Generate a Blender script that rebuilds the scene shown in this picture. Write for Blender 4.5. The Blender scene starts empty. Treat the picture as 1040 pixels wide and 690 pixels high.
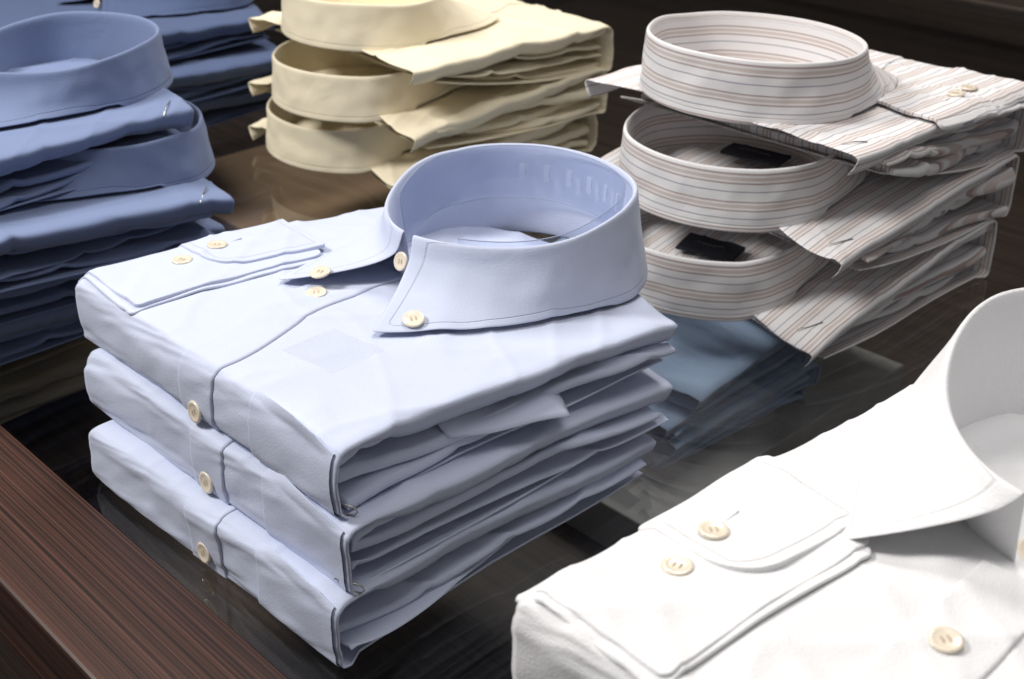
import bpy, math, random
from mathutils import Vector, noise, Matrix, Euler
random.seed(7)
scene = bpy.context.scene
COL = scene.collection

# ------------------------------------------------------------------ materials
def new_mat(name):
    m = bpy.data.materials.new(name); m.use_nodes = True
    nt = m.node_tree; b = nt.nodes["Principled BSDF"]
    return m, nt, b

def fabric(name, color, stripe=False, rough=0.85, sheen=0.12, bumpk=0.6, weave=1.0):
    m, nt, b = new_mat(name)
    N = nt.nodes; L = nt.links
    b.inputs["Roughness"].default_value = rough
    b.inputs["Sheen Weight"].default_value = sheen
    b.inputs["Sheen Roughness"].default_value = 0.5
    b.inputs["Specular IOR Level"].default_value = 0.2
    tc = N.new("ShaderNodeTexCoord")
    n0 = N.new("ShaderNodeTexNoise"); n0.inputs["Scale"].default_value = 14; n0.inputs["Detail"].default_value = 4
    L.new(tc.outputs["Object"], n0.inputs["Vector"])
    mix = N.new("ShaderNodeMix"); mix.data_type = 'RGBA'
    c2 = [c*0.93 for c in color]
    mix.inputs[6].default_value = (*c2, 1); mix.inputs[7].default_value = (*color, 1)
    L.new(n0.outputs["Fac"], mix.inputs[0])
    last = mix.outputs[2]
    if stripe:
        uv = N.new("ShaderNodeUVMap"); uv.uv_map = "UVMap"
        sep = N.new("ShaderNodeSeparateXYZ"); L.new(uv.outputs[0], sep.inputs[0])
        mul = N.new("ShaderNodeMath"); mul.operation = 'MULTIPLY'; mul.inputs[1].default_value = 1/0.0188
        L.new(sep.outputs[0], mul.inputs[0])
        fr = N.new("ShaderNodeMath"); fr.operation = 'FRACT'; L.new(mul.outputs[0], fr.inputs[0])
        cr = N.new("ShaderNodeValToRGB"); cr.color_ramp.interpolation = 'CONSTANT'
        base = (*color, 1); br = (0.38, 0.30, 0.28, 1); gy = (0.34, 0.34, 0.39, 1); tn = (0.60, 0.52, 0.485, 1)
        els = cr.color_ramp.elements
        els[0].position = 0.0; els[0].color = base
        els[1].position = 0.10; els[1].color = br
        for p, c in [(0.14, tn), (0.17, base), (0.23, tn), (0.35, base), (0.41, tn), (0.44, br), (0.48, base), (0.73, gy), (0.77, base)]:
            e = els.new(p); e.color = c
        L.new(fr.outputs[0], cr.inputs[0])
        last = cr.outputs[0]
    at = N.new("ShaderNodeAttribute"); at.attribute_name = "edge"
    d1 = N.new("ShaderNodeMath"); d1.operation = 'SUBTRACT'; d1.inputs[1].default_value = 0.0052
    L.new(at.outputs["Fac"], d1.inputs[0])
    d2 = N.new("ShaderNodeMath"); d2.operation = 'ABSOLUTE'; L.new(d1.outputs[0], d2.inputs[0])
    d3 = N.new("ShaderNodeMapRange"); d3.inputs[1].default_value = 0.0; d3.inputs[2].default_value = 0.0006
    d3.inputs[3].default_value = 0.0; d3.inputs[4].default_value = 1.0
    L.new(d2.outputs[0], d3.inputs[0])
    dm = N.new("ShaderNodeMix"); dm.data_type = 'RGBA'; dm.blend_type = 'MULTIPLY'; dm.inputs[0].default_value = 1
    r2 = N.new("ShaderNodeMapRange"); r2.inputs[3].default_value = 0.86; r2.inputs[4].default_value = 1.0
    L.new(d3.outputs[0], r2.inputs[0])
    L.new(last, dm.inputs[6]); L.new(r2.outputs[0], dm.inputs[7])
    L.new(dm.outputs[2], b.inputs["Base Color"])
    nw = N.new("ShaderNodeTexNoise"); nw.inputs["Scale"].default_value = 1000; nw.inputs["Detail"].default_value = 1
    L.new(tc.outputs["Object"], nw.inputs["Vector"])
    nc = N.new("ShaderNodeTexNoise"); nc.inputs["Scale"].default_value = 24; nc.inputs["Detail"].default_value = 2
    nc.inputs["Distortion"].default_value = 1.2
    L.new(tc.outputs["Object"], nc.inputs["Vector"])
    b1 = N.new("ShaderNodeBump"); b1.inputs["Strength"].default_value = 0.3*weave; b1.inputs["Distance"].default_value = 0.0005
    L.new(nw.outputs["Fac"], b1.inputs["Height"])
    b2 = N.new("ShaderNodeBump"); b2.inputs["Strength"].default_value = 0.5; b2.inputs["Distance"].default_value = 0.0024*bumpk
    L.new(nc.outputs["Fac"], b2.inputs["Height"]); L.new(b1.outputs[0], b2.inputs["Normal"])
    b3 = N.new("ShaderNodeBump"); b3.inputs["Strength"].default_value = 0.7; b3.inputs["Distance"].default_value = 0.0005
    L.new(d3.outputs[0], b3.inputs["Height"]); L.new(b2.outputs[0], b3.inputs["Normal"])
    L.new(b3.outputs[0], b.inputs["Normal"])
    return m

def plain(name, color, rough=0.5, metal=0.0, coat=0.0, spec=0.5):
    m, nt, b = new_mat(name)
    n = nt.nodes.new("ShaderNodeTexNoise"); n.inputs["Scale"].default_value = 60
    tc = nt.nodes.new("ShaderNodeTexCoord"); nt.links.new(tc.outputs["Object"], n.inputs["Vector"])
    mx = nt.nodes.new("ShaderNodeMix"); mx.data_type = 'RGBA'
    mx.inputs[6].default_value = (*[c*0.82 for c in color], 1); mx.inputs[7].default_value = (*color, 1)
    nt.links.new(n.outputs["Fac"], mx.inputs[0]); nt.links.new(mx.outputs[2], b.inputs["Base Color"])
    b.inputs["Roughness"].default_value = rough; b.inputs["Metallic"].default_value = metal
    b.inputs["Coat Weight"].default_value = coat; b.inputs["Specular IOR Level"].default_value = spec
    return m

def wood(name, c1, c2, c3, rough=0.35, along='X', fine=110, ln=2.0):
    m, nt, b = new_mat(name); N = nt.nodes; L = nt.links
    tc = N.new("ShaderNodeTexCoord"); mp = N.new("ShaderNodeMapping")
    sc = (ln, fine, 70) if along == 'X' else (fine, ln, 70)
    mp.inputs["Scale"].default_value = sc
    L.new(tc.outputs["Object"], mp.inputs["Vector"])
    n = N.new("ShaderNodeTexNoise"); n.inputs["Scale"].default_value = 1.6; n.inputs["Detail"].default_value = 8
    n.inputs["Roughness"].default_value = 0.75; n.inputs["Distortion"].default_value = 0.1
    L.new(mp.outputs[0], n.inputs["Vector"])
    cr = N.new("ShaderNodeValToRGB"); e = cr.color_ramp.elements
    e[0].position = 0.42; e[0].color = (*c1, 1); e[1].position = 0.62; e[1].color = (*c3, 1)
    x = e.new(0.5); x.color = (*c2, 1)
    L.new(n.outputs["Fac"], cr.inputs[0]); L.new(cr.outputs[0], b.inputs["Base Color"])
    b.inputs["Roughness"].default_value = rough
    bp = N.new("ShaderNodeBump"); bp.inputs["Strength"].default_value = 0.35; bp.inputs["Distance"].default_value = 0.0004
    L.new(n.outputs["Fac"], bp.inputs["Height"]); L.new(bp.outputs[0], b.inputs["Normal"])
    return m

def clear(name, tint, refl_rough, f0, haze=0.0, hcol=(0.8, 0.85, 0.9)):
    m = bpy.data.materials.new(name); m.use_nodes = True
    nt = m.node_tree; N = nt.nodes; L = nt.links; N.clear()
    out = N.new("ShaderNodeOutputMaterial")
    tr = N.new("ShaderNodeBsdfTransparent"); tr.inputs[0].default_value = (*tint, 1)
    gl = N.new("ShaderNodeBsdfGlossy"); gl.inputs["Roughness"].default_value = refl_rough
    df = N.new("ShaderNodeBsdfDiffuse"); df.inputs[0].default_value = (*hcol, 1)
    lw = N.new("ShaderNodeLayerWeight"); lw.inputs[0].default_value = 0.5
    pw = N.new("ShaderNodeMath"); pw.operation = 'POWER'; pw.inputs[1].default_value = 5.0
    L.new(lw.outputs["Facing"], pw.inputs[0])
    fr = N.new("ShaderNodeMapRange"); fr.inputs[3].default_value = f0; fr.inputs[4].default_value = 1.0
    L.new(pw.outputs[0], fr.inputs[0])
    mh = N.new("ShaderNodeMixShader"); mh.inputs[0].default_value = haze
    L.new(tr.outputs[0], mh.inputs[1]); L.new(df.outputs[0], mh.inputs[2])
    mx = N.new("ShaderNodeMixShader")
    L.new(fr.outputs[0], mx.inputs[0]); L.new(mh.outputs[0], mx.inputs[1]); L.new(gl.outputs[0], mx.inputs[2])
    L.new(mx.outputs[0], out.inputs[0])
    return m

M_BLUE = fabric("light_blue_cotton", (0.565, 0.615, 0.77))
M_DBLUE = fabric("mid_blue_cotton", (0.185, 0.235, 0.39))
M_NAVY = fabric("dark_blue_cotton", (0.085, 0.12, 0.23))
M_CREAM = fabric("cream_cotton", (0.88, 0.79, 0.59), bumpk=0.9)
M_STRIPE = fabric("striped_cotton", (0.76, 0.745, 0.75), stripe=True)
M_WHITE = fabric("white_cotton", (0.81, 0.81, 0.82), weave=1.9, bumpk=.6)
M_TEAL = fabric("slate_blue_cotton", (0.46, 0.60, 0.84))
M_BEIGE = fabric("beige_cotton", (0.74, 0.65, 0.48))
M_BUTTON = plain("pearl_button", (0.87, 0.77, 0.62), 0.22, coat=0.5)
M_HOLE = plain("button_thread", (0.58, 0.48, 0.36), 0.8)
M_METAL = plain("steel_wire", (0.6, 0.57, 0.52), 0.35, metal=1.0)
M_LABEL = plain("woven_label", (0.012, 0.012, 0.022), 0.7)
M_LABTXT = plain("label_thread", (0.16, 0.16, 0.19), 0.7)
M_FILM = clear("clear_film", (0.985, 0.985, 0.975), 0.45, 0.02, 0.03, (.70, .71, .69))
M_PLASTIC = clear("clear_plastic", (0.84, 0.87, 0.94), 0.10, 0.08, 0.05, (0.6, 0.65, 0.85))
M_EDGE = plain("plastic_edge", (.33, .38, .53), .3)
M_GLASS = clear("table_glass", (0.945, 0.95, 0.945), 0.0, 0.055)
M_WOOD = wood("zebra_wood", (0.014, 0.007, 0.0055), (0.042, 0.018, 0.012), (0.105, 0.046, 0.031), 0.42, fine=380, ln=.45)
M_WOODD = wood("dark_wood", (0.022, 0.014, 0.011), (0.040, 0.026, 0.019), (0.060, 0.040, 0.029), 0.5)
M_BOARD = plain("pale_board", (0.50, 0.50, 0.49), 0.6)
M_TAN = plain("tan_reflection", (0.36, 0.245, 0.155), 0.5)  # reflection tone put into the colour of an added panel
M_FLOOR = plain("dark_floor_finish", (0.03, 0.022, 0.018), 0.5)
M_WALL = wood("dark_wall_panel", (0.006, 0.004, 0.003), (0.014, 0.009, 0.007), (0.03, 0.018, 0.013), 0.6, 'Y', 12)

# ------------------------------------------------------------------ mesh helpers
def mk_obj(name, verts, faces, mats, parent=None, uv=None, edge=None, smooth=True, midx=None):
    me = bpy.data.meshes.new(name); me.from_pydata(verts, [], faces)
    for m in (mats if isinstance(mats, (list, tuple)) else [mats]): me.materials.append(m)
    if midx:
        me.polygons.foreach_set("material_index", midx)
    me.polygons.foreach_set("use_smooth", [smooth]*len(me.polygons))
    if uv:
        ul = me.uv_layers.new(name="UVMap")
        li = [0]*len(me.loops); me.loops.foreach_get("vertex_index", li)
        flat = []
        for i in li: flat.extend(uv[i])
        ul.data.foreach_set("uv", flat)
    if edge:
        a = me.attributes.new("edge", 'FLOAT', 'POINT'); a.data.foreach_set("value", edge)
    me.update()
    ob = bpy.data.objects.new(name, me); COL.objects.link(ob)
    if parent: ob.parent = parent
    return ob

def grid_faces(nr, nc, base=0, flip=False):
    f = []
    for i in range(nr-1):
        for j in range(nc-1):
            a = base+i*nc+j; q = (a, a+1, a+nc+1, a+nc)
            f.append(q[::-1] if flip else q)
    return f

def solid(ob, th, off=0):
    m = ob.modifiers.new("s", 'SOLIDIFY'); m.thickness = th; m.offset = off
    return ob

def tube(name, pts, r, mat, parent, n=6):
    pts = [Vector(p) for p in pts]; vs = []; fs = []
    for i, p in enumerate(pts):
        t = (pts[min(i+1, len(pts)-1)]-pts[max(i-1, 0)]).normalized()
        up = Vector((0, 0, 1)) if abs(t.z) < 0.9 else Vector((1, 0, 0))
        u = t.cross(up).normalized(); w = t.cross(u)
        for k in range(n):
            a = 2*math.pi*k/n; vs.append(p+u*r*math.cos(a)+w*r*math.sin(a))
    for i in range(len(pts)-1):
        for k in range(n):
            fs.append((i*n+k, i*n+(k+1) % n, (i+1)*n+(k+1) % n, (i+1)*n+k))
    fs.append(tuple(range(n))[::-1]); fs.append(tuple((len(pts)-1)*n+k for k in range(n)))
    return mk_obj(name, vs, fs, mat, parent)

def sstep(t):
    t = max(0.0, min(1.0, t)); return t*t*(3-2*t)

def button_mesh():
    prof = [(0, .0009), (.0030, .0009), (.0038, .0010), (.0046, .0013), (.0055, .0013), (.0061, .0008), (.0060, .0001), (.0045, 0), (0, 0)]
    n = 28; vs = []; fs = []; mi = []
    for (r, z) in prof:
        for k in range(n):
            a = 2*math.pi*k/n; vs.append((r*math.cos(a), r*math.sin(a), z))
    for i in range(len(prof)-1):
        for k in range(n):
            fs.append((i*n+k, (i+1)*n+k, (i+1)*n+(k+1) % n, i*n+(k+1) % n)); mi.append(0)
    for hx in (-.0012, .0012):
        for hy in (-.0012, .0012):
            b0 = len(vs)
            for k in range(8):
                a = 2*math.pi*k/8; vs.append((hx+.0005*math.cos(a), hy+.0005*math.sin(a), .0010))
            vs.append((hx, hy, .0012))
            for k in range(8): fs.append((b0+k, b0+(k+1) % 8, b0+8)); mi.append(1)
    for hx in (-.0012, .0012):
        b0 = len(vs)
        for (x, y, z) in [(-.0003, -.0012, .0011), (.0003, -.0012, .0011), (.0003, .0012, .0011), (-.0003, .0012, .0011), (-.0003, 0, .0016), (.0003, 0, .0016)]:
            vs.append((hx+x, y, z))
        fs += [(b0, b0+1, b0+5, b0+4), (b0+4, b0+5, b0+2, b0+3)]; mi += [1, 1]
    ob = mk_obj("button", vs, fs, [M_BUTTON, M_HOLE], None, midx=mi)
    me = ob.data; bpy.data.objects.remove(ob); return me
BUTTON = button_mesh()
def add_button(parent, pos, normal=(0, 0, 1), spin=0.0, s=1.0, name="button"):
    ob = bpy.data.objects.new(name, BUTTON); COL.objects.link(ob); ob.parent = parent
    q = Vector(normal).normalized().to_track_quat('Z', 'Y')
    ob.rotation_euler = (q.to_matrix() @ Matrix.Rotation(spin, 3, 'Z')).to_euler()
    ob.location = pos; ob.scale = (s, s, s); return ob

# ------------------------------------------------------------------ shirt
class Shirt:
    def __init__(s, O, yaw, mat, zt0, zb0, zs, ts, W=.25, L=.24, seed=0, wr=1.0, collar=None, details=False,
                 label="", group="", cat="shirt", nlay=3, lowres=False, shoulder=.028, placket=False, floor=.0015, plx=0.0, plsk=0.026, ex=(1.7, 1.3), tuck=0.0):
        s.W, s.L, s.zt0, s.zb0, s.zs, s.ts, s.seed, s.wr = W, L, zt0, zb0, zs, ts, seed, wr
        s.d = .014; s.mat = mat; s.sh = shoulder; s.floor = floor; s.plx = plx; s.plsk = plsk; s.ex = ex; s.tuck = tuck
        s.T = zt0-zb0; s.arc = math.pi*s.T*.5*1.15
        s.c = collar
        s.root = bpy.data.objects.new("folded_shirt", None); COL.objects.link(s.root)
        s.root.empty_display_size = .05
        s.root.location = (O[0], O[1], 0); s.root.rotation_euler = (0, 0, yaw)
        s.root["label"] = label; s.root["category"] = cat
        if group: s.root["group"] = group
        s.body(lowres); s.layers(nlay, lowres)
        if placket or details: s.placket()
        if collar: s.collar()
        if details: s.cuff()
    def ymax(s, x):
        cx = s.c["cx"] if s.c else s.W/2
        k = 1-min(1, abs(x-cx)/(s.W*.52))
        return s.L+s.sh*sstep(k)
    def n(s, x, y):
        p = Vector((x, y, s.seed*3.7))
        v = .0012*noise.noise(p*11)+.0005*noise.noise(p*27+Vector((3, 1, 0)))
        a = .7+.5*math.sin(s.seed*1.7)
        u = x*math.cos(a)+y*math.sin(a); w = -x*math.sin(a)+y*math.cos(a)
        r = 1-abs(noise.noise(Vector((u*5, w*24, s.seed*1.3))))
        v += .0014*(r**9)
        u = x*math.cos(a+1.3)+y*math.sin(a+1.3); w = -x*math.sin(a+1.3)+y*math.cos(a+1.3)
        r = 1-abs(noise.noise(Vector((u*6, w*34, 9+s.seed*1.3))))
        v += .0010*(r**14)
        e = max(0, 1-min(x, s.W-x)/.06)
        r = 1-abs(noise.noise(Vector((x*6+y*5, y*16-x*9, 2+s.seed*1.9))))
        v += .0012*e*(r**10)
        return v*s.wr
    def base_top(s, y):
        t = max(0, min(1.15, y/s.L)); return s.zt0+(s.zs-s.zt0)*(t**s.ex[0])
    def base_bot(s, y):
        t = max(0, min(1.1, y/s.L)); return s.zb0+(max(s.floor, s.zs-s.ts)-s.zb0)*(t**s.ex[1])
    def surf(s, x, y):
        z = s.base_top(y)+s.n(x, y)
        e = min(x, s.W-x)
        k = max(0, 1-max(e, 0)/.006)
        z -= .0018*k*k
        f = max(0, 1-(y-s.d*.3)/.012) if y < .03 else 0
        z -= .0012*f*f
        if s.c:
            r = math.hypot((x-s.c["cx"]), (y-s.c["cy"]))/.11
            z += .006*max(0, 1-r*r)
        return z
    def skin(s, q, x, off=0.0):
        if q >= 0:
            y = s.d+q
            return Vector((x, y, s.surf(x, y)+off)), Vector((0, 0, 1))
        if q > -s.arc:
            ph = -q/s.arc*math.pi
            z0 = s.surf(x, s.d); zb = s.base_bot(0)-.0004
            zb = max(zb, .0004) if s.floor > 0 else zb
            mid = (z0+zb)/2; h = (z0-zb)/2
            sy = max(0, math.sin(ph))**(.40 if ph < math.pi/2 else .26)
            cz = math.cos(ph); cz = math.copysign(abs(cz)**.62, cz)
            bul = s.d*(1.05+.22*noise.noise(Vector((x*12, ph*.9, s.seed))))
            nn = Vector((0, -math.sin(ph), math.cos(ph)))
            p = Vector((x, s.d-bul*sy, mid+h*cz))
            w = s.wr*(.0014*noise.noise(Vector((x*22, ph*1.6, s.seed+5)))+.0008*noise.noise(Vector((x*60+ph*3, ph*3, s.seed+8))))*math.sin(ph)
            return p+nn*(off+w), nn
        y = s.d+(-q-s.arc)
        return Vector((x, y, s.base_bot(y)+.0003-off)), Vector((0, 0, -1))
    def body(s, low):
        nx = 34 if low else 100; ny = 34 if low else 100; na = 12 if low else 38; nb = 8
        W = s.W
        us = [(i/(nx-1)) for i in range(nx)]
        vs = []; uv = []; ed = []
        rows = []
        for j in range(ny): rows.append(('t', 1-j/(ny-1)))
        for j in range(1, na): rows.append(('a', j/na))
        for j in range(nb): rows.append(('b', j/(nb-1)))
        ncol = nx+6
        for (k, t) in rows:
            line = []
            for u in us:
                x = u*W
                if k == 't': q = t*(s.ymax(x)-s.d)
                elif k == 'a': q = -s.arc*t
                else: q = -s.arc-t*(s.ymax(x)-s.d-.006-s.tuck)
                p, n_ = s.skin(q, x)
                wv = .005*noise.noise(Vector((.3 if u < .5 else 5.1, p.y*10+p.z*8, s.seed*2.1)))
                if k == 'b': wv -= .004
                e = abs(2*u-1)**6
                p = p+Vector((wv*e*(1 if u > .5 else -1), 0, 0))
                if k == 't' and t > .9:
                    p.y += (t-.9)/.1*(.004*noise.noise(Vector((x*18, 3, s.seed))))
                line.append((p, n_, q, x))
            full = []
            sd = .6+.5*noise.noise(Vector((line[0][0].y*9, 7, s.seed)))
            sc = (.65+.8*sd*sstep(t*4)) if k == 't' else (.12 if k == 'a' else .12)
            if k == 't': sc = .12+(sc-.12)*sstep(t*9)
            sk = [(.0105*sc, .0050*sc), (.0060*sc, .0018*sc), (.0022*sc, .0002)]
            p, n_, q, x = line[0]
            for d_, ix in sk: full.append((p-n_*d_+Vector((ix, 0, 0)), q, x-d_))
            for (pp, nn, qq, xx) in line: full.append((pp, qq, xx))
            p, n_, q, x = line[-1]
            for d_, ix in sk[::-1]: full.append((p-n_*d_-Vector((ix, 0, 0)), q, x+d_))
            for (pp, qq, xx) in full:
                vs.append(pp); uv.append((xx, qq)); ed.append(0.0)
        ob = mk_obj("body", vs, grid_faces(len(rows), ncol, flip=True), s.mat, s.root, uv, ed)
        solid(ob, .0006, -1)
        s.bodyob = ob
    def layers(s, n, low):
        vs = []; fs = []; uv = []
        nu = 30 if low else 60; nv = 30 if low else 90
        rnd = random.Random(s.seed*13+5)
        for j in range(n):
            f = (j+.5)/n
            insL = rnd.uniform(.001, .014); insR = rnd.uniform(.001, .014); insy = rnd.uniform(.002, .014)+s.tuck
            sk = rnd.uniform(-.26, .26); slope = rnd.uniform(-2.2, 2.2)
            thk = rnd.uniform(.16, .80); dro = rnd.uniform(.2, .8)
            def edge(u, v, top):
                uu = .5-.5*math.cos(math.pi*u); vv = .5-.5*math.cos(math.pi*v)
                y = s.d+.002+vv*(s.L-s.d)
                w0 = .012*noise.noise(Vector((j*3+1, y*7, s.seed)))
                w1 = .013*noise.noise(Vector((j*3+2, y*7, s.seed+3)))
                x0 = max(insL+w0+sk*(y-s.L*.5)*.4, -.002); x1 = s.W-insR+w1+sk*(y-s.L*.5)*.4
                x1 = min(x1, s.W+.002)
                x = x0+uu*(x1-x0)
                y1 = s.ymax(x)-insy+.005*noise.noise(Vector((x*14, j, s.seed)))
                y = s.d*.4+vv*(y1-s.d*.4)
                zt = s.surf(x, y)-.0016; zb = s.base_bot(y)+.0012
                th = (zt-zb)/n
                fl = th*(.45*noise.noise(Vector((x*7, y*6, j*5+s.seed)))+slope*.45*(y/s.L-.5))
                ex = max(0, 1-min(x-x0, x1-x)/.030)
                fl -= dro*th*ex*ex*(.5+.9*noise.noise(Vector((y*9, j*7, s.seed))))
                mid = zb+(zt-zb)*f+fl
                dd = min(x-x0, x1-x, y-s.d*.4, y1-y)
                k = max(0, min(1, dd/.0018)); g = math.sqrt(max(0, 1-(1-k)**2))
                r = 1-abs(noise.noise(Vector((x*8+y*7, y*13-x*22, j*2+s.seed))))
                cr = (.0030*(r**10))*(.3+ex)-.0006
                z = mid+cr+(th*thk/2*g if top else -th*thk/2*g)
                z = max(min(z, zt), zb)
                return (x, y, z), (x+.003*j, y)
            for top in (True, False):
                b0 = len(vs)
                for a in range(nv):
                    for b in range(nu):
                        p, t = edge(b/(nu-1), a/(nv-1), top); vs.append(p); uv.append(t)
                fs += grid_faces(nv, nu, b0, flip=not top)
        mk_obj("folded_sleeve", vs, fs, s.mat, s.root, uv, [0.0]*len(vs))
    def placket(s):
        x0 = s.W*.37; x1 = x0+.030
        def sh(q):
            y = s.d+max(q, 0)
            return s.plx+s.plsk*sstep(max(0, min(1, (.105-y)/.105)))
        q1 = .145-s.d; q0 = -s.arc
        nr, nc = 130, 14; vs = []; uv = []; ed = []
        for i in range(nr):
            q = q1+(q0-q1)*i/(nr-1)
            for j in range(nc):
                u = .5-.5*math.cos(math.pi*j/(nc-1)); x = x0+(x1-x0)*u+.0010*math.sin(q*40+s.seed)+sh(q)
                e = min(u, 1-u)*(x1-x0)
                k = min(1, e/.0010); off = .0002+.0010*math.sqrt(1-(1-k)**2)
                p, n_ = s.skin(q, x, off); vs.append(p); uv.append((x, q)); ed.append(0.0)
        pl = mk_obj("placket", vs, grid_faces(nr, nc, flip=True), s.mat, s.root, uv, ed)
        xm = (x0+x1)/2-.001
        p, n_ = s.skin(.092-s.d, xm+sh(.092-s.d), .0012); add_button(pl, p, (0.05, -.08, 1), .4)
        p, n_ = s.skin(-s.arc*.60, xm+sh(-1), .0014); add_button(pl, p, (0, -1, .10), .7)
        x0, x1 = s.W*.72, s.W*.985; nr, nc = 36, 28; vs = []; uv = []; ed = []
        for i in range(nr):
            t = i/(nr-1)
            for j in range(nc):
                u = .5-.5*math.cos(math.pi*j/(nc-1)); x = x0+(x1-x0)*u
                qa = -s.arc*(.06+.16*u); qb = -s.arc*.97
                q = qa+(qb-qa)*(.5-.5*math.cos(math.pi*t))
                e = min(u*(x1-x0), abs(q-qa), (1-t)*.02)
                k = min(1, e/.0008); off = .0002+.0010*math.sqrt(1-(1-k)**2)+.0050*math.sin(math.pi*u)*max(0, 1-abs(q-qa)/.009)*min(1, e/.0004)
                p, n_ = s.skin(q, x, off); vs.append(p); uv.append((x, q)); ed.append(0.0)
        mk_obj("pocket", vs, grid_faces(nr, nc, flip=True), s.mat, s.root, uv, ed)
    def puffy(s, name, x0, x1, y0, y1, off, th, r, parent, rot=0.0, mat=None, ed0=False):
        n = 44; vs = []; uv = []; ed = []; cx, cy = (x0+x1)/2, (y0+y1)/2
        def inset(rad, dy):
            return rad-math.sqrt(max(0, rad*rad-(rad-dy)**2)) if dy < rad else 0
        for i in range(n):
            v = .5-.5*math.cos(math.pi*i/(n-1)); y = y0+(y1-y0)*v
            a = x0+max(inset(r[0], y-y0), inset(r[3], y1-y)); b = x1-max(inset(r[1], y-y0), inset(r[2], y1-y))
            for j in range(n):
                u = .5-.5*math.cos(math.pi*j/(n-1)); x = a+(b-a)*u
                e = min(x-a, b-x, y-y0, y1-y)
                k = max(0, min(1, e/(th*.5))); g = math.sqrt(1-(1-k)**2)
                X = cx+(x-cx)*math.cos(rot)-(y-cy)*math.sin(rot); Y = cy+(x-cx)*math.sin(rot)+(y-cy)*math.cos(rot)
                z = s.surf(max(X, .004), Y)+off+th*g+.0009*noise.noise(Vector((X*40, Y*40, off*900+s.seed)))
                if X < .004: z -= (.004-X)*.7
                vs.append((X, Y, z)); uv.append((X, Y)); ed.append(0.0 if ed0 else e)
        base = len(vs)
        fs = grid_faces(n, n)
        if off > .0005:
            bor = [j for j in range(n)]+[i*n+n-1 for i in range(1, n)]+[(n-1)*n+j for j in range(n-2, -1, -1)]+[i*n for i in range(n-2, 0, -1)]
            for b in bor:
                v = vs[b]; vs.append((v[0], v[1], v[2]-min(off+.001, .0012))); uv.append(uv[b]); ed.append(0.0)
            m = len(bor)
            for k in range(m):
                fs.append((bor[(k+1) % m], bor[k], base+k, base+(k+1) % m))
        return mk_obj(name, vs, fs, mat or s.mat, parent, uv, ed)
    def cuff(s):
        c0 = s.puffy("cuff", -.006, .066, .004, .126, .0004, .0012, (.003, .004, .008, .004), s.root, rot=-.05, ed0=True)
        c = s.puffy("cuff_lining", -.004, .063, .008, .132, .0018, .0011, (.003, .004, .010, .004), c0, rot=-.02, ed0=True)
        f = s.puffy("cuff_flap", -.005, .053, .067, .140, .0034, .0012, (.006, .022, .004, .003), c0, rot=-.06)
        add_button(c, (.026, .056, s.surf(.026, .056)+.0031), (0, 0, 1), .3)
        add_button(f, (.022, .082, s.surf(.022, .082)+.0049), (0, .05, 1), .9)
        z = s.surf(.02, .095)+.0047
        tube("buttonhole", [(.021, .088, z+.0001), (.0205, .094, z+.0002), (.020, .100, z+.0001)], .0005, s.mat, f)
    def tail(s):
        vs = []; uv = []; nr, nc = 30, 12
        for i in range(nr):
            u = i/(nr-1); y = .066+.080*u
            for j in range(nc):
                v = j/(nc-1)
                w = .024+(.020*u/.82 if u < .82 else .020*(1-u)/.18)
                x = s.W-.030+v*w
                z = s.base_top(y)-.013-.003*u-.010*v*v+.0014*math.sin(u*7+v*3)
                vs.append((x, y+.004*v, z)); uv.append((x, y))
        ob = mk_obj("sleeve_tail", vs, grid_faces(nr, nc), s.mat, s.root, uv, [0.0]*len(vs)); solid(ob, .0008, 0)
    def collar(s):
        c = s.c; cx, cy, rx, ry = c["cx"], c["cy"], c.get("rx", .075), c.get("ry", .072)
        hf, hb = c.get("hf", .020), c.get("hb", .044)
        tipr, tipy = c.get("tipdx", .046), c.get("tipy", .089); tipl = c.get("tipl", tipr)
        NT = 121; th0 = math.radians(c.get("gap", 3))
        stand = 8; leaf = 16
        lev = c.get("level", 0); fex = c.get("fex", 1.25)
        def rim(th):
            x = cx+rx*math.sin(th); y = cy-ry*math.cos(th)
            if math.cos(th) > 0: y -= .012*math.cos(th)**6*c.get("vee", 1)
            h = hf+(hb-hf)*sstep((1-math.cos(th))/2*1.35)
            h += .0016*noise.noise(Vector((math.cos(th)*1.6, s.seed, math.sin(th)*.8)))
            x += .002*noise.noise(Vector((math.cos(th)*1.3, s.seed, 4)))
            zb = s.base_top(min(y, s.L)); zr = s.base_top(min(cy+ry*.5, s.L))
            return Vector((x, y, zb+(zr-zb)*lev+.002+h))
        thb = math.radians(c.get("thb", 85))
        sp = c.get("sp", .012)
        def bot(th):
            def ring(t):
                x = cx+(rx+sp)*math.sin(t); y = cy-(ry+sp*.9)*math.cos(t)
                return Vector((x, y, s.base_top(min(y, s.L))+.003*c.get("dome", 1)+.0022))
            t = th if th <= math.pi else 2*math.pi-th; sg = 1 if th <= math.pi else -1
            if t >= thb: p = ring(t)
            else:
                b = ring(thb); tx, ty = cx+(tipr if sg > 0 else tipl), tipy
                k = (t-th0)/(thb-th0)
                m1 = Vector((tx, ty, 0)); m3 = Vector((b.x, b.y, 0)); m2 = Vector((cx+rx+sp*.6, ty+(cy-ty)*.45, 0))
                q = m1*(1-k)**2+m2*2*k*(1-k)+m3*k*k
                X = q.x if sg > 0 else 2*cx-q.x
                zz = s.surf(max(0, min(X, s.W)), q.y)+.0028
                if k > .7: zz = zz+(b.z-zz)*sstep((k-.7)/.3)
                p = Vector((q.x, q.y, zz))
            if sg < 0: p = Vector((2*cx-p.x, p.y, p.z))
            return p
        vs = []; uv = []; ed = []
        ncol = NT
        ths = [th0+(2*math.pi-2*th0)*i/(NT-1) for i in range(NT)]
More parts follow.
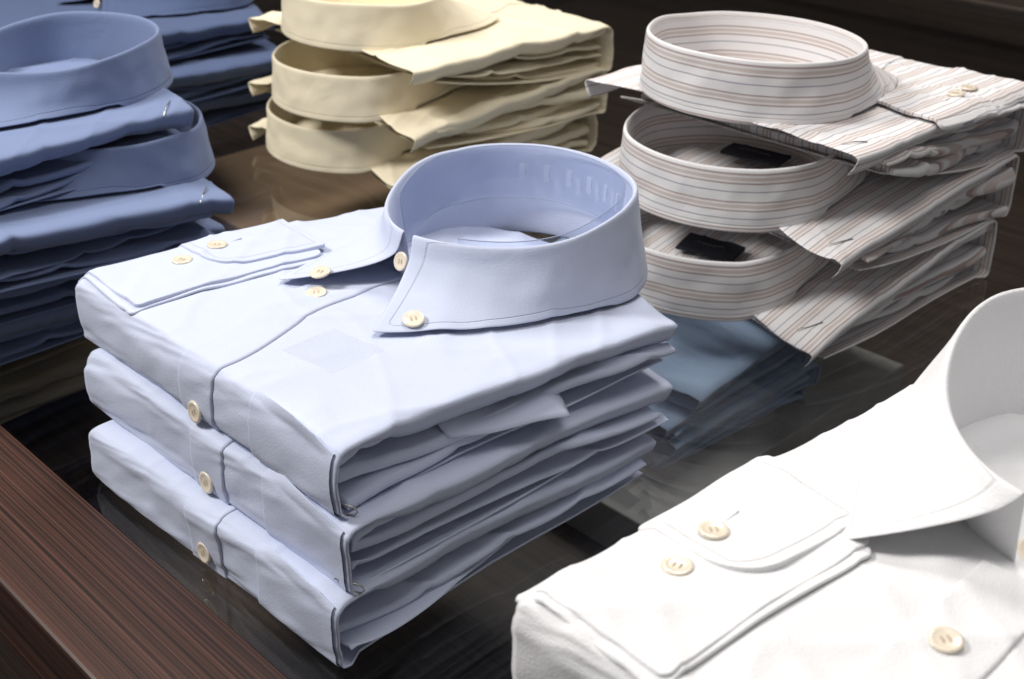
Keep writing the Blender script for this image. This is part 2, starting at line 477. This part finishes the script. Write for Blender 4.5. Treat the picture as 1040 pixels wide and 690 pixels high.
        rows = []
        for k in range(stand):
            v = k/(stand-1); r = []
            for t in ths:
                R = rim(t); o = Vector((R.x-cx, R.y-cy, 0)).normalized()
                zb = s.base_top(min(R.y, s.L))-.002
                p = R-o*(.0022+.004*(1-v)**1.5); p.z = zb+(R.z-.0016-zb)*v
                r.append((p, (R.z-zb)*(1-v)+.05, 0.0))
            rows.append(r)
        rows.append([(rim(t)+Vector((0, 0, .0004))-Vector((rim(t).x-cx, rim(t).y-cy, 0)).normalized()*.0009, .0, 0.0) for t in ths])
        leafpts = []
        drape = c.get("drape", .5)
        for k in range(leaf):
            v = k/(leaf-1); r = []
            for i, t in enumerate(ths):
                R = rim(t); o = Vector((R.x-cx, R.y-cy, 0)).normalized(); B = bot(t)
                ln = (R-B).length
                h = v**fex
                wob = .0009*math.sin(math.pi*v)*noise.noise(Vector((t*4.5, v*2, s.seed+2)))*2
                p = Vector((R.x+(B.x-R.x)*h, R.y+(B.y-R.y)*h, 0))+o*(.0004*(1-v)+wob)
                fr = min(i, NT-1-i)
                fade = max(0, 1-fr/30)
                dr = drape if i < NT/2 else drape*1.15
                p.z = R.z-.0004+(B.z-R.z)*(v**(.95-dr*sstep(fade)))
                e0 = (1-v)*ln
                if fr < 30 and v > .05:
                    p.z = max(p.z, s.surf(max(0, min(p.x, s.W)), p.y)+.0028)
                e1 = fr*.0042*(0.4+.6*v)
                r.append((p, v*ln, min(e0, e1)+.0001)); leafpts.append(p)
            rows.append(r)
        for r in rows:
            for (p, u_, e) in r: vs.append(p); ed.append(e)
            for i, (p, u_, e) in enumerate(r): uv.append((u_, i*.004))
        fs = grid_faces(len(rows), ncol)
        if c.get("closed"):
            for i in range(len(rows)-9): fs.append((i*ncol+ncol-1, i*ncol, (i+1)*ncol, (i+1)*ncol+ncol-1))
        ob = mk_obj("collar", vs, fs, s.mat, s.root, uv, ed)
        solid(ob, .0010, 0)
        sub = ob.modifiers.new("sub", 'SUBSURF'); sub.levels = 1; sub.render_levels = 1
        def leafz(x, y):
            q = sorted(leafpts, key=lambda p: (p.x-x)**2+(p.y-y)**2)[:4]
            return max(p.z for p in q)
        if c.get("bd"):
            for (x, y, nn) in c["bd"]:
                add_button(ob, (x, y, leafz(x, y)+.0010), nn, .3)
        if c.get("nb", True):
            R = rim(th0); no = c.get("nbo", (0, 0, 0))
            add_button(ob, (cx-.002+no[0], R.y-.0045+no[1], R.z-.016+no[2]), (0, -1, .4), .2, c.get("nbs", .9))
        if c.get("label"):
            y0 = cy+c.get("ly", .004); lo = c.get("lo", .006)
            lb = s.puffy("brand_label", cx-.028, cx+.020, y0, y0+.020, lo, .0010, (.001,)*4, s.root, rot=.12, mat=M_LABEL)
            pts = []
            for i in range(50):
                f = i/49; x = cx-.016+.026*f; y = y0+.010+.0016*math.sin(i*1.7)*math.cos(i*.37)+.12*(x-cx)
                pts.append((x, y, s.surf(x, y)+lo+.0014))
            tube("label_stitching", pts, .0003, M_LABTXT, lb, 4)
        if c.get("plastic"):
            vs = []; n1, n2 = 84, 10; fs = []
            a0, a1 = math.radians(22), math.radians(312)
            for i in range(n1):
                for j in range(n2):
                    t = a0+(a1-a0)*i/(n1-1); R = rim(t); o = Vector((R.x-cx, R.y-cy, 0)).normalized()
                    v = j/(n2-1)
                    p = R-o*(.0065+.003*v)
                    p.z = R.z+.001-v*min(.034, R.z-s.base_top(s.L)-.008)
                    vs.append(p)
            for i in range(n1-1):
                for j in range(n2-1):
                    if 22 <= i <= 58 and i % 4 == 0 and 3 <= j <= 5: continue
                    a = i*n2+j; fs.append((a, a+1, a+n2+1, a+n2))
            pb = mk_obj("collar_support", vs, fs, M_PLASTIC, ob)
            def rp(i, v):
                return Vector(vs[i*n2+v])
            tube("support_rim", [rp(i, 0) for i in range(n1)]+[rp(n1-1, j) for j in range(1, n2)], .00028, M_EDGE, pb)
            tube("support_rim", [rp(i, n2-1) for i in range(n1)], .00028, M_EDGE, pb)
            for i in range(24, 58, 4):
                tube("support_slot", [rp(i, 3), rp(i, 4), rp(i, 5)], .0002, M_EDGE, pb, 4)
    def clip(s, x, y, z, ang=0, k=1.0):
        c, sn = math.cos(ang), math.sin(ang)
        def P(a, b, h): return (x+(a*c-b*sn)*k, y+(a*sn+b*c)*k, z+h)
        tube("wire_clip", [P(-.012, 0, .0025), P(-.004, 0, .0022), P(.002, 0, .001), P(.003, 0, -.001), P(.001, 0, -.003), P(-.006, 0, -.0035), P(-.009, .001, -.003)], .0005, M_METAL, s.root)
    def pin(s, x, y, dx, dy):
        z = s.surf(min(x, s.W), min(y, s.L))
        tube("straight_pin", [(x-dx, y-dy, s.surf(x-dx, y-dy)+.0006), (x-dx*.3, y-dy*.3, z+.0012), (x+dx*.4, y+dy*.4, z+.0008)], .00045, M_METAL, s.root)

a = Vector((.689, -.724)); b = Vector((.724, .689)); YAW = math.atan2(-.724, .689)
def flipO(P, L): return (P[0]+L*b.x, P[1]+L*b.y)
def off(O, dx, dy): return (O[0]+dx*a.x+dy*b.x, O[1]+dx*a.y+dy*b.y)

# centre stack, light blue
A = (-.249, .658)
G = "light blue shirts stacked on the glass table"
Lc = .236
top = Shirt(off(A, -.002, 0), YAW, M_BLUE, .113, .0752, .094, .024, L=Lc, seed=1, details=True, group=G, nlay=3,
      collar=dict(cx=.136, cy=.216, bd=[(.176, .106, (.25, -.25, 1)), (.100, .101, (0, -.2, 1))], plastic=True, tipdx=.032, tipl=.054, tipy=.083, hf=.036, hb=.055, vee=.6, sp=.009),
      label="folded light blue button-down shirt on top of a stack")
top.clip(.250, .006, .080, .5); top.tail()
st = top.puffy("clear_sticker", .150, .188, .040, .076, .0003, .0002, (.001,)*4, top.root, rot=.1, mat=M_FILM, ed0=True)
s2 = Shirt(off(A, .016, -.008), YAW+.022, M_BLUE, .0762, .0378, .058, .024, W=.240, L=.236, seed=2, placket=True, group=G, plx=-.005, nlay=3,
      label="folded light blue shirt in the middle of a stack")
s2.clip(.240, .004, .042, .5)
s3 = Shirt(off(A, .029, -.021), YAW+.036, M_BLUE, .0388, .0010, .024, .023, W=.229, L=.234, seed=3, placket=True, group=G, plx=-.008, nlay=3,
      label="folded light blue shirt lying on the glass table top")

# white stack
Aw = (.002, .355)
G = "white shirts stacked on the glass table"
Shirt(Aw, YAW, M_WHITE, .130, .088, .116, .022, seed=5, details=True, group=G, W=.27, L=.26, plsk=.002, wr=1.4,
      collar=dict(cx=.112, cy=.232, tipdx=.056, tipy=.116, hf=.034, hb=.064, nb=True, nbo=(.010, -.010, .006), nbs=.8, drape=.2, sp=.022, fex=1.05),
      label="folded white shirt with spread collar on top of a stack")
Shirt(off(Aw, .004, -.004), YAW+.02, M_WHITE, .0875, .045, .074, .022, W=.268, L=.26, seed=6, placket=True, group=G, label="folded white shirt under another white shirt")
Shirt(off(Aw, .0, -.006), YAW-.01, M_WHITE, .0445, .0015, .03, .022, W=.268, L=.26, seed=7, placket=True, group=G, label="folded white shirt lying on the glass table top")

# striped stack (turned the other way)
G = "striped shirts stacked on the glass table"
Ls = .238
for i, (P, zt0, zb0, zs, ts) in enumerate([((.216, .757), .147, .098, .151, .008), ((.209, .748), .0990, .049, .084, .010), ((.200, .739), .0495, .0015, .020, .012)]):
    sh = Shirt(flipO(P, Ls), YAW+math.pi+(.0, .02, -.015)[i], M_STRIPE, zt0, zb0, zs, ts, W=.235, L=Ls, seed=11+i, group=G, nlay=3,
          details=(i == 0), placket=(i > 0), shoulder=(.0, -.022, -.022)[i], wr=.9, ex=(2.3, 2.2), tuck=(.030, .022, .015)[i],
          collar=dict(cx=.128, cy=Ls-(.058, .045, .040)[i], rx=.079, ry=.069, hf=.040, hb=.042, tipdx=.05, tipy=.065, label=(i > 0), ly=(0, -.038, -.014)[i], lo=(0, .010, .006)[i], sp=.004, vee=.0, gap=.4, dome=0, closed=True, drape=0, level=.5),
          label=["folded striped shirt on top of a stack", "folded striped shirt with dark neck label between two others", "folded striped shirt with dark neck label lying on glass"][i])
    sh.pin(.018, Ls-.016, .006, .012)

# cream stack
G = "cream shirts stacked on the glass table"
for i, (P, zt0, zb0, zs, ts) in enumerate([((-.080, 1.018), .127, .084, .130, .008), ((-.085, 1.018), .0850, .043, .072, .010), ((-.092, 1.026), .0435, .0015, .020, .012)]):
    Shirt(flipO(P, .24), YAW+math.pi+(.0, .03, -.02)[i], M_CREAM, zt0, zb0, zs, ts, W=.24, seed=21+i, group=G, wr=1.8, nlay=4,
          placket=True, shoulder=(.0, -.022, -.022)[i], ex=(2.2, 2.0), tuck=(.020, .012, .008)[i],
          collar=dict(cx=.128, cy=.24-(.050, .040, .035)[i], rx=.078, ry=.066, hf=.034, hb=.038, tipdx=.05, tipy=.07, sp=.004, vee=.0, gap=.4, dome=0, closed=True, drape=0, level=.5),
          label=["folded cream shirt on top of a stack", "folded cream shirt between two cream shirts", "folded cream shirt lying on the glass table top"][i])

# mid blue stack at the side
G = "mid blue shirts stacked on the glass table"
for i, (C, zt0, zb0, zs, ts) in enumerate([((-.222, .868), .144, .108, .148, .036), ((-.196, .846), .1085, .074, .092, .034), ((-.212, .862), .0740, .038, .054, .026), ((-.235, .862), .0380, .0015, .024, .020)]):
    O = (C[0]-.25*a.x-.24*b.x, C[1]-.25*a.y-.24*b.y)
    sh = Shirt(O, YAW+(.0, -.02, .03, -.03)[i], M_DBLUE, zt0, zb0, zs, ts, seed=31+i, group=G, wr=1.3, details=(i == 0), shoulder=.0, nlay=(4, 4, 3, 3)[i],
          collar=dict(cx=(.145, .146)[i], cy=(.200, .204)[i], rx=.070, ry=.066, hf=.030, hb=.036, tipdx=.042, sp=.006, dome=0) if i < 2 else None,
          label=["folded mid blue shirt on top of a stack", "folded mid blue shirt with its collar sticking out of the stack", "folded mid blue shirt in the middle of a stack", "folded mid blue shirt lying on the glass table top"][i])
    if i < 2: sh.pin(.238, .226, -.014, .012)

# dark blue stack further back
G = "dark blue shirts stacked further back"
for i in range(3):
    C = (-.235+.012*math.sin(i*2), 1.30+.01*math.cos(i*3))
    O = (C[0]-.25*a.x-.24*b.x, C[1]-.25*a.y-.24*b.y)
    Shirt(O, YAW+.02*(i-1), M_NAVY, .037*(i+1), .037*i+.0015, .033*(i+1), .02, seed=41+i, group=G, wr=1.5, lowres=True,
          collar=dict(cx=.125, cy=.20) if i == 2 else None, label="folded dark blue shirt in a stack near cream shirts")

# stacks on the shelf under the glass
ZS = -.128
G = "slate blue shirts stacked on the shelf under the glass"
for i in range(4):
    P = (.108+.008*math.sin(i*2.4), .742+.008*math.cos(i*1.9))
    z = -.090+.020*i
    Shirt(flipO(P, .17), YAW+math.pi+.04*(i-1), M_TEAL, z+.020, z+.001, z+.018, .016, W=.24, L=.17, seed=51+i, group=G, wr=.8, lowres=True, nlay=2, floor=-1, shoulder=0,
          label="folded slate blue shirt seen through the glass, under striped shirts")
G = "beige shirts stacked on the shelf under the glass"
for i in range(2):
    C = (-.30, .905+.01*i)
    O = (C[0]-.25*a.x-.24*b.x, C[1]-.25*a.y-.24*b.y)
    z = -.092+.034*i
    Shirt(O, YAW, M_BEIGE, z+.034, z+.0, z+.03, .018, seed=61+i, group=G, wr=1.5, lowres=True, nlay=2, floor=-1, label="folded beige shirt on the shelf under the glass")

# ------------------------------------------------------------------ table
T = bpy.data.objects.new("display_table", None); COL.objects.link(T)
T.location = (A[0], A[1], 0); T.rotation_euler = (0, 0, YAW)
T["label"] = "dark zebra-wood display table with inset glass top and lower shelf"; T["category"] = "table"
def box(name, x0, x1, y0, y1, z0, z1, mat, parent, bev=.0015):
    vs = [(x, y, z) for z in (z0, z1) for y in (y0, y1) for x in (x0, x1)]
    fs = [(0, 2, 3, 1), (4, 5, 7, 6), (0, 1, 5, 4), (2, 6, 7, 3), (0, 4, 6, 2), (1, 3, 7, 5)]
    ob = mk_obj(name, vs, fs, mat, parent, smooth=False)
    if bev:
        m = ob.modifiers.new("b", 'BEVEL'); m.width = bev; m.segments = 2
    return ob
XL, XR, YB = -.95, .95, 1.45
box("rail", XL-.07, XR+.07, -.102, -.034, -.05, .0015, M_WOOD, T, .002)
box("rail", XL-.07, XR+.07, YB, YB+.07, -.05, .0015, M_WOODD, T, .002)
box("rail", XL-.07, XL, -.0335, YB-.0005, -.05, .0015, M_WOODD, T, .002)
box("rail", XR, XR+.07, -.0335, YB-.0005, -.05, .0015, M_WOODD, T, .002)
box("glass_top", XL+.0005, XR-.0005, -.0332, YB-.001, -.0075, -.0005, M_GLASS, T, 0)
box("apron", XL-.05, XR+.05, -.085, -.065, -.22, -.0505, M_WOODD, T)
box("apron", XL-.05, XR+.05, YB+.03, YB+.05, -.22, -.0505, M_WOODD, T)
box("shelf", XL-.04, XR+.04, -.0645, YB+.0295, -.15, ZS, M_WOODD, T)
for (x, y) in ((XL-.06, -.09), (XR-.0, -.09), (XL-.06, YB+.0), (XR-.0, YB+.0)):
    box("leg", x, x+.06, y+.0055, y+.06, -.75, -.2205, M_WOODD, T)
for (dims, zt, mt, lab) in (((-.10, .202, .275, .60), -.0905, M_BOARD, "pale raised display board on the shelf under the glass"),
                       ((-.45, -.14, -.02, .30), -.0925, M_WOODD, "dark raised display board under beige shirts"),
                       ((-.62, -.30, .36, .74), -.0900, M_TAN, "added tan panel standing in for a warm reflection near cream shirts")):  # panel added under the glass to imitate the tan reflection
    bd = box("display_board", *dims, ZS+.0005, zt, mt, None)
    bd.location = T.location; bd.rotation_euler = T.rotation_euler
    bd["label"] = lab; bd["category"] = "display board"

fl = mk_obj("floor", [(-4, -2, -.75), (4, -2, -.75), (4, 5, -.75), (-4, 5, -.75)], [(0, 1, 2, 3)], M_FLOOR); fl["kind"] = "structure"
wl = mk_obj("wall", [(-4, 3.2, -.75), (4, 3.2, -.75), (4, 3.2, 2.2), (-4, 3.2, 2.2)], [(0, 1, 2, 3)], M_WALL); wl["kind"] = "structure"

# ------------------------------------------------------------------ light
w = bpy.data.worlds.new("World"); scene.world = w; w.use_nodes = True
w.node_tree.nodes["Background"].inputs[0].default_value = (.68, .67, .69, 1)
w.node_tree.nodes["Background"].inputs[1].default_value = .26
def area(name, loc, tgt, size, power, col):
    l = bpy.data.lights.new(name, 'AREA'); l.shape = 'DISK'; l.size = size; l.energy = power; l.color = col
    o = bpy.data.objects.new(name, l); COL.objects.link(o); o.location = loc
    o.rotation_euler = (Vector(tgt)-Vector(loc)).to_track_quat('-Z', 'Y').to_euler()
    return o
area("fill_light", (-1.0, .62, 1.20), (0, .6, 0), .4, 20, (1, .97, .93))
area("fill_light", (.25, 1.6, 1.5), (.1, .6, 0), .5, 14.5, (1, .96, .91))
area("fill_light", (.15, .42, 1.9), (.08, .68, 0), 1.0, 12, (1, .97, .94))  # large soft fill, added to brighten the shirts and the shelf

# ------------------------------------------------------------------ camera
cam = bpy.data.cameras.new("camera"); co = bpy.data.objects.new("camera", cam); COL.objects.link(co)
co.location = (0, 0, .425); co.rotation_euler = (math.radians(90-28), 0, 0)
cam.sensor_width = 36; cam.lens = 45; cam.clip_start = .02; cam.clip_end = 50
cam.dof.use_dof = True; cam.dof.focus_distance = .66; cam.dof.aperture_fstop = 14
scene.camera = co
scene.view_settings.view_transform = 'Standard'; scene.view_settings.look = 'None'; scene.view_settings.exposure = 0
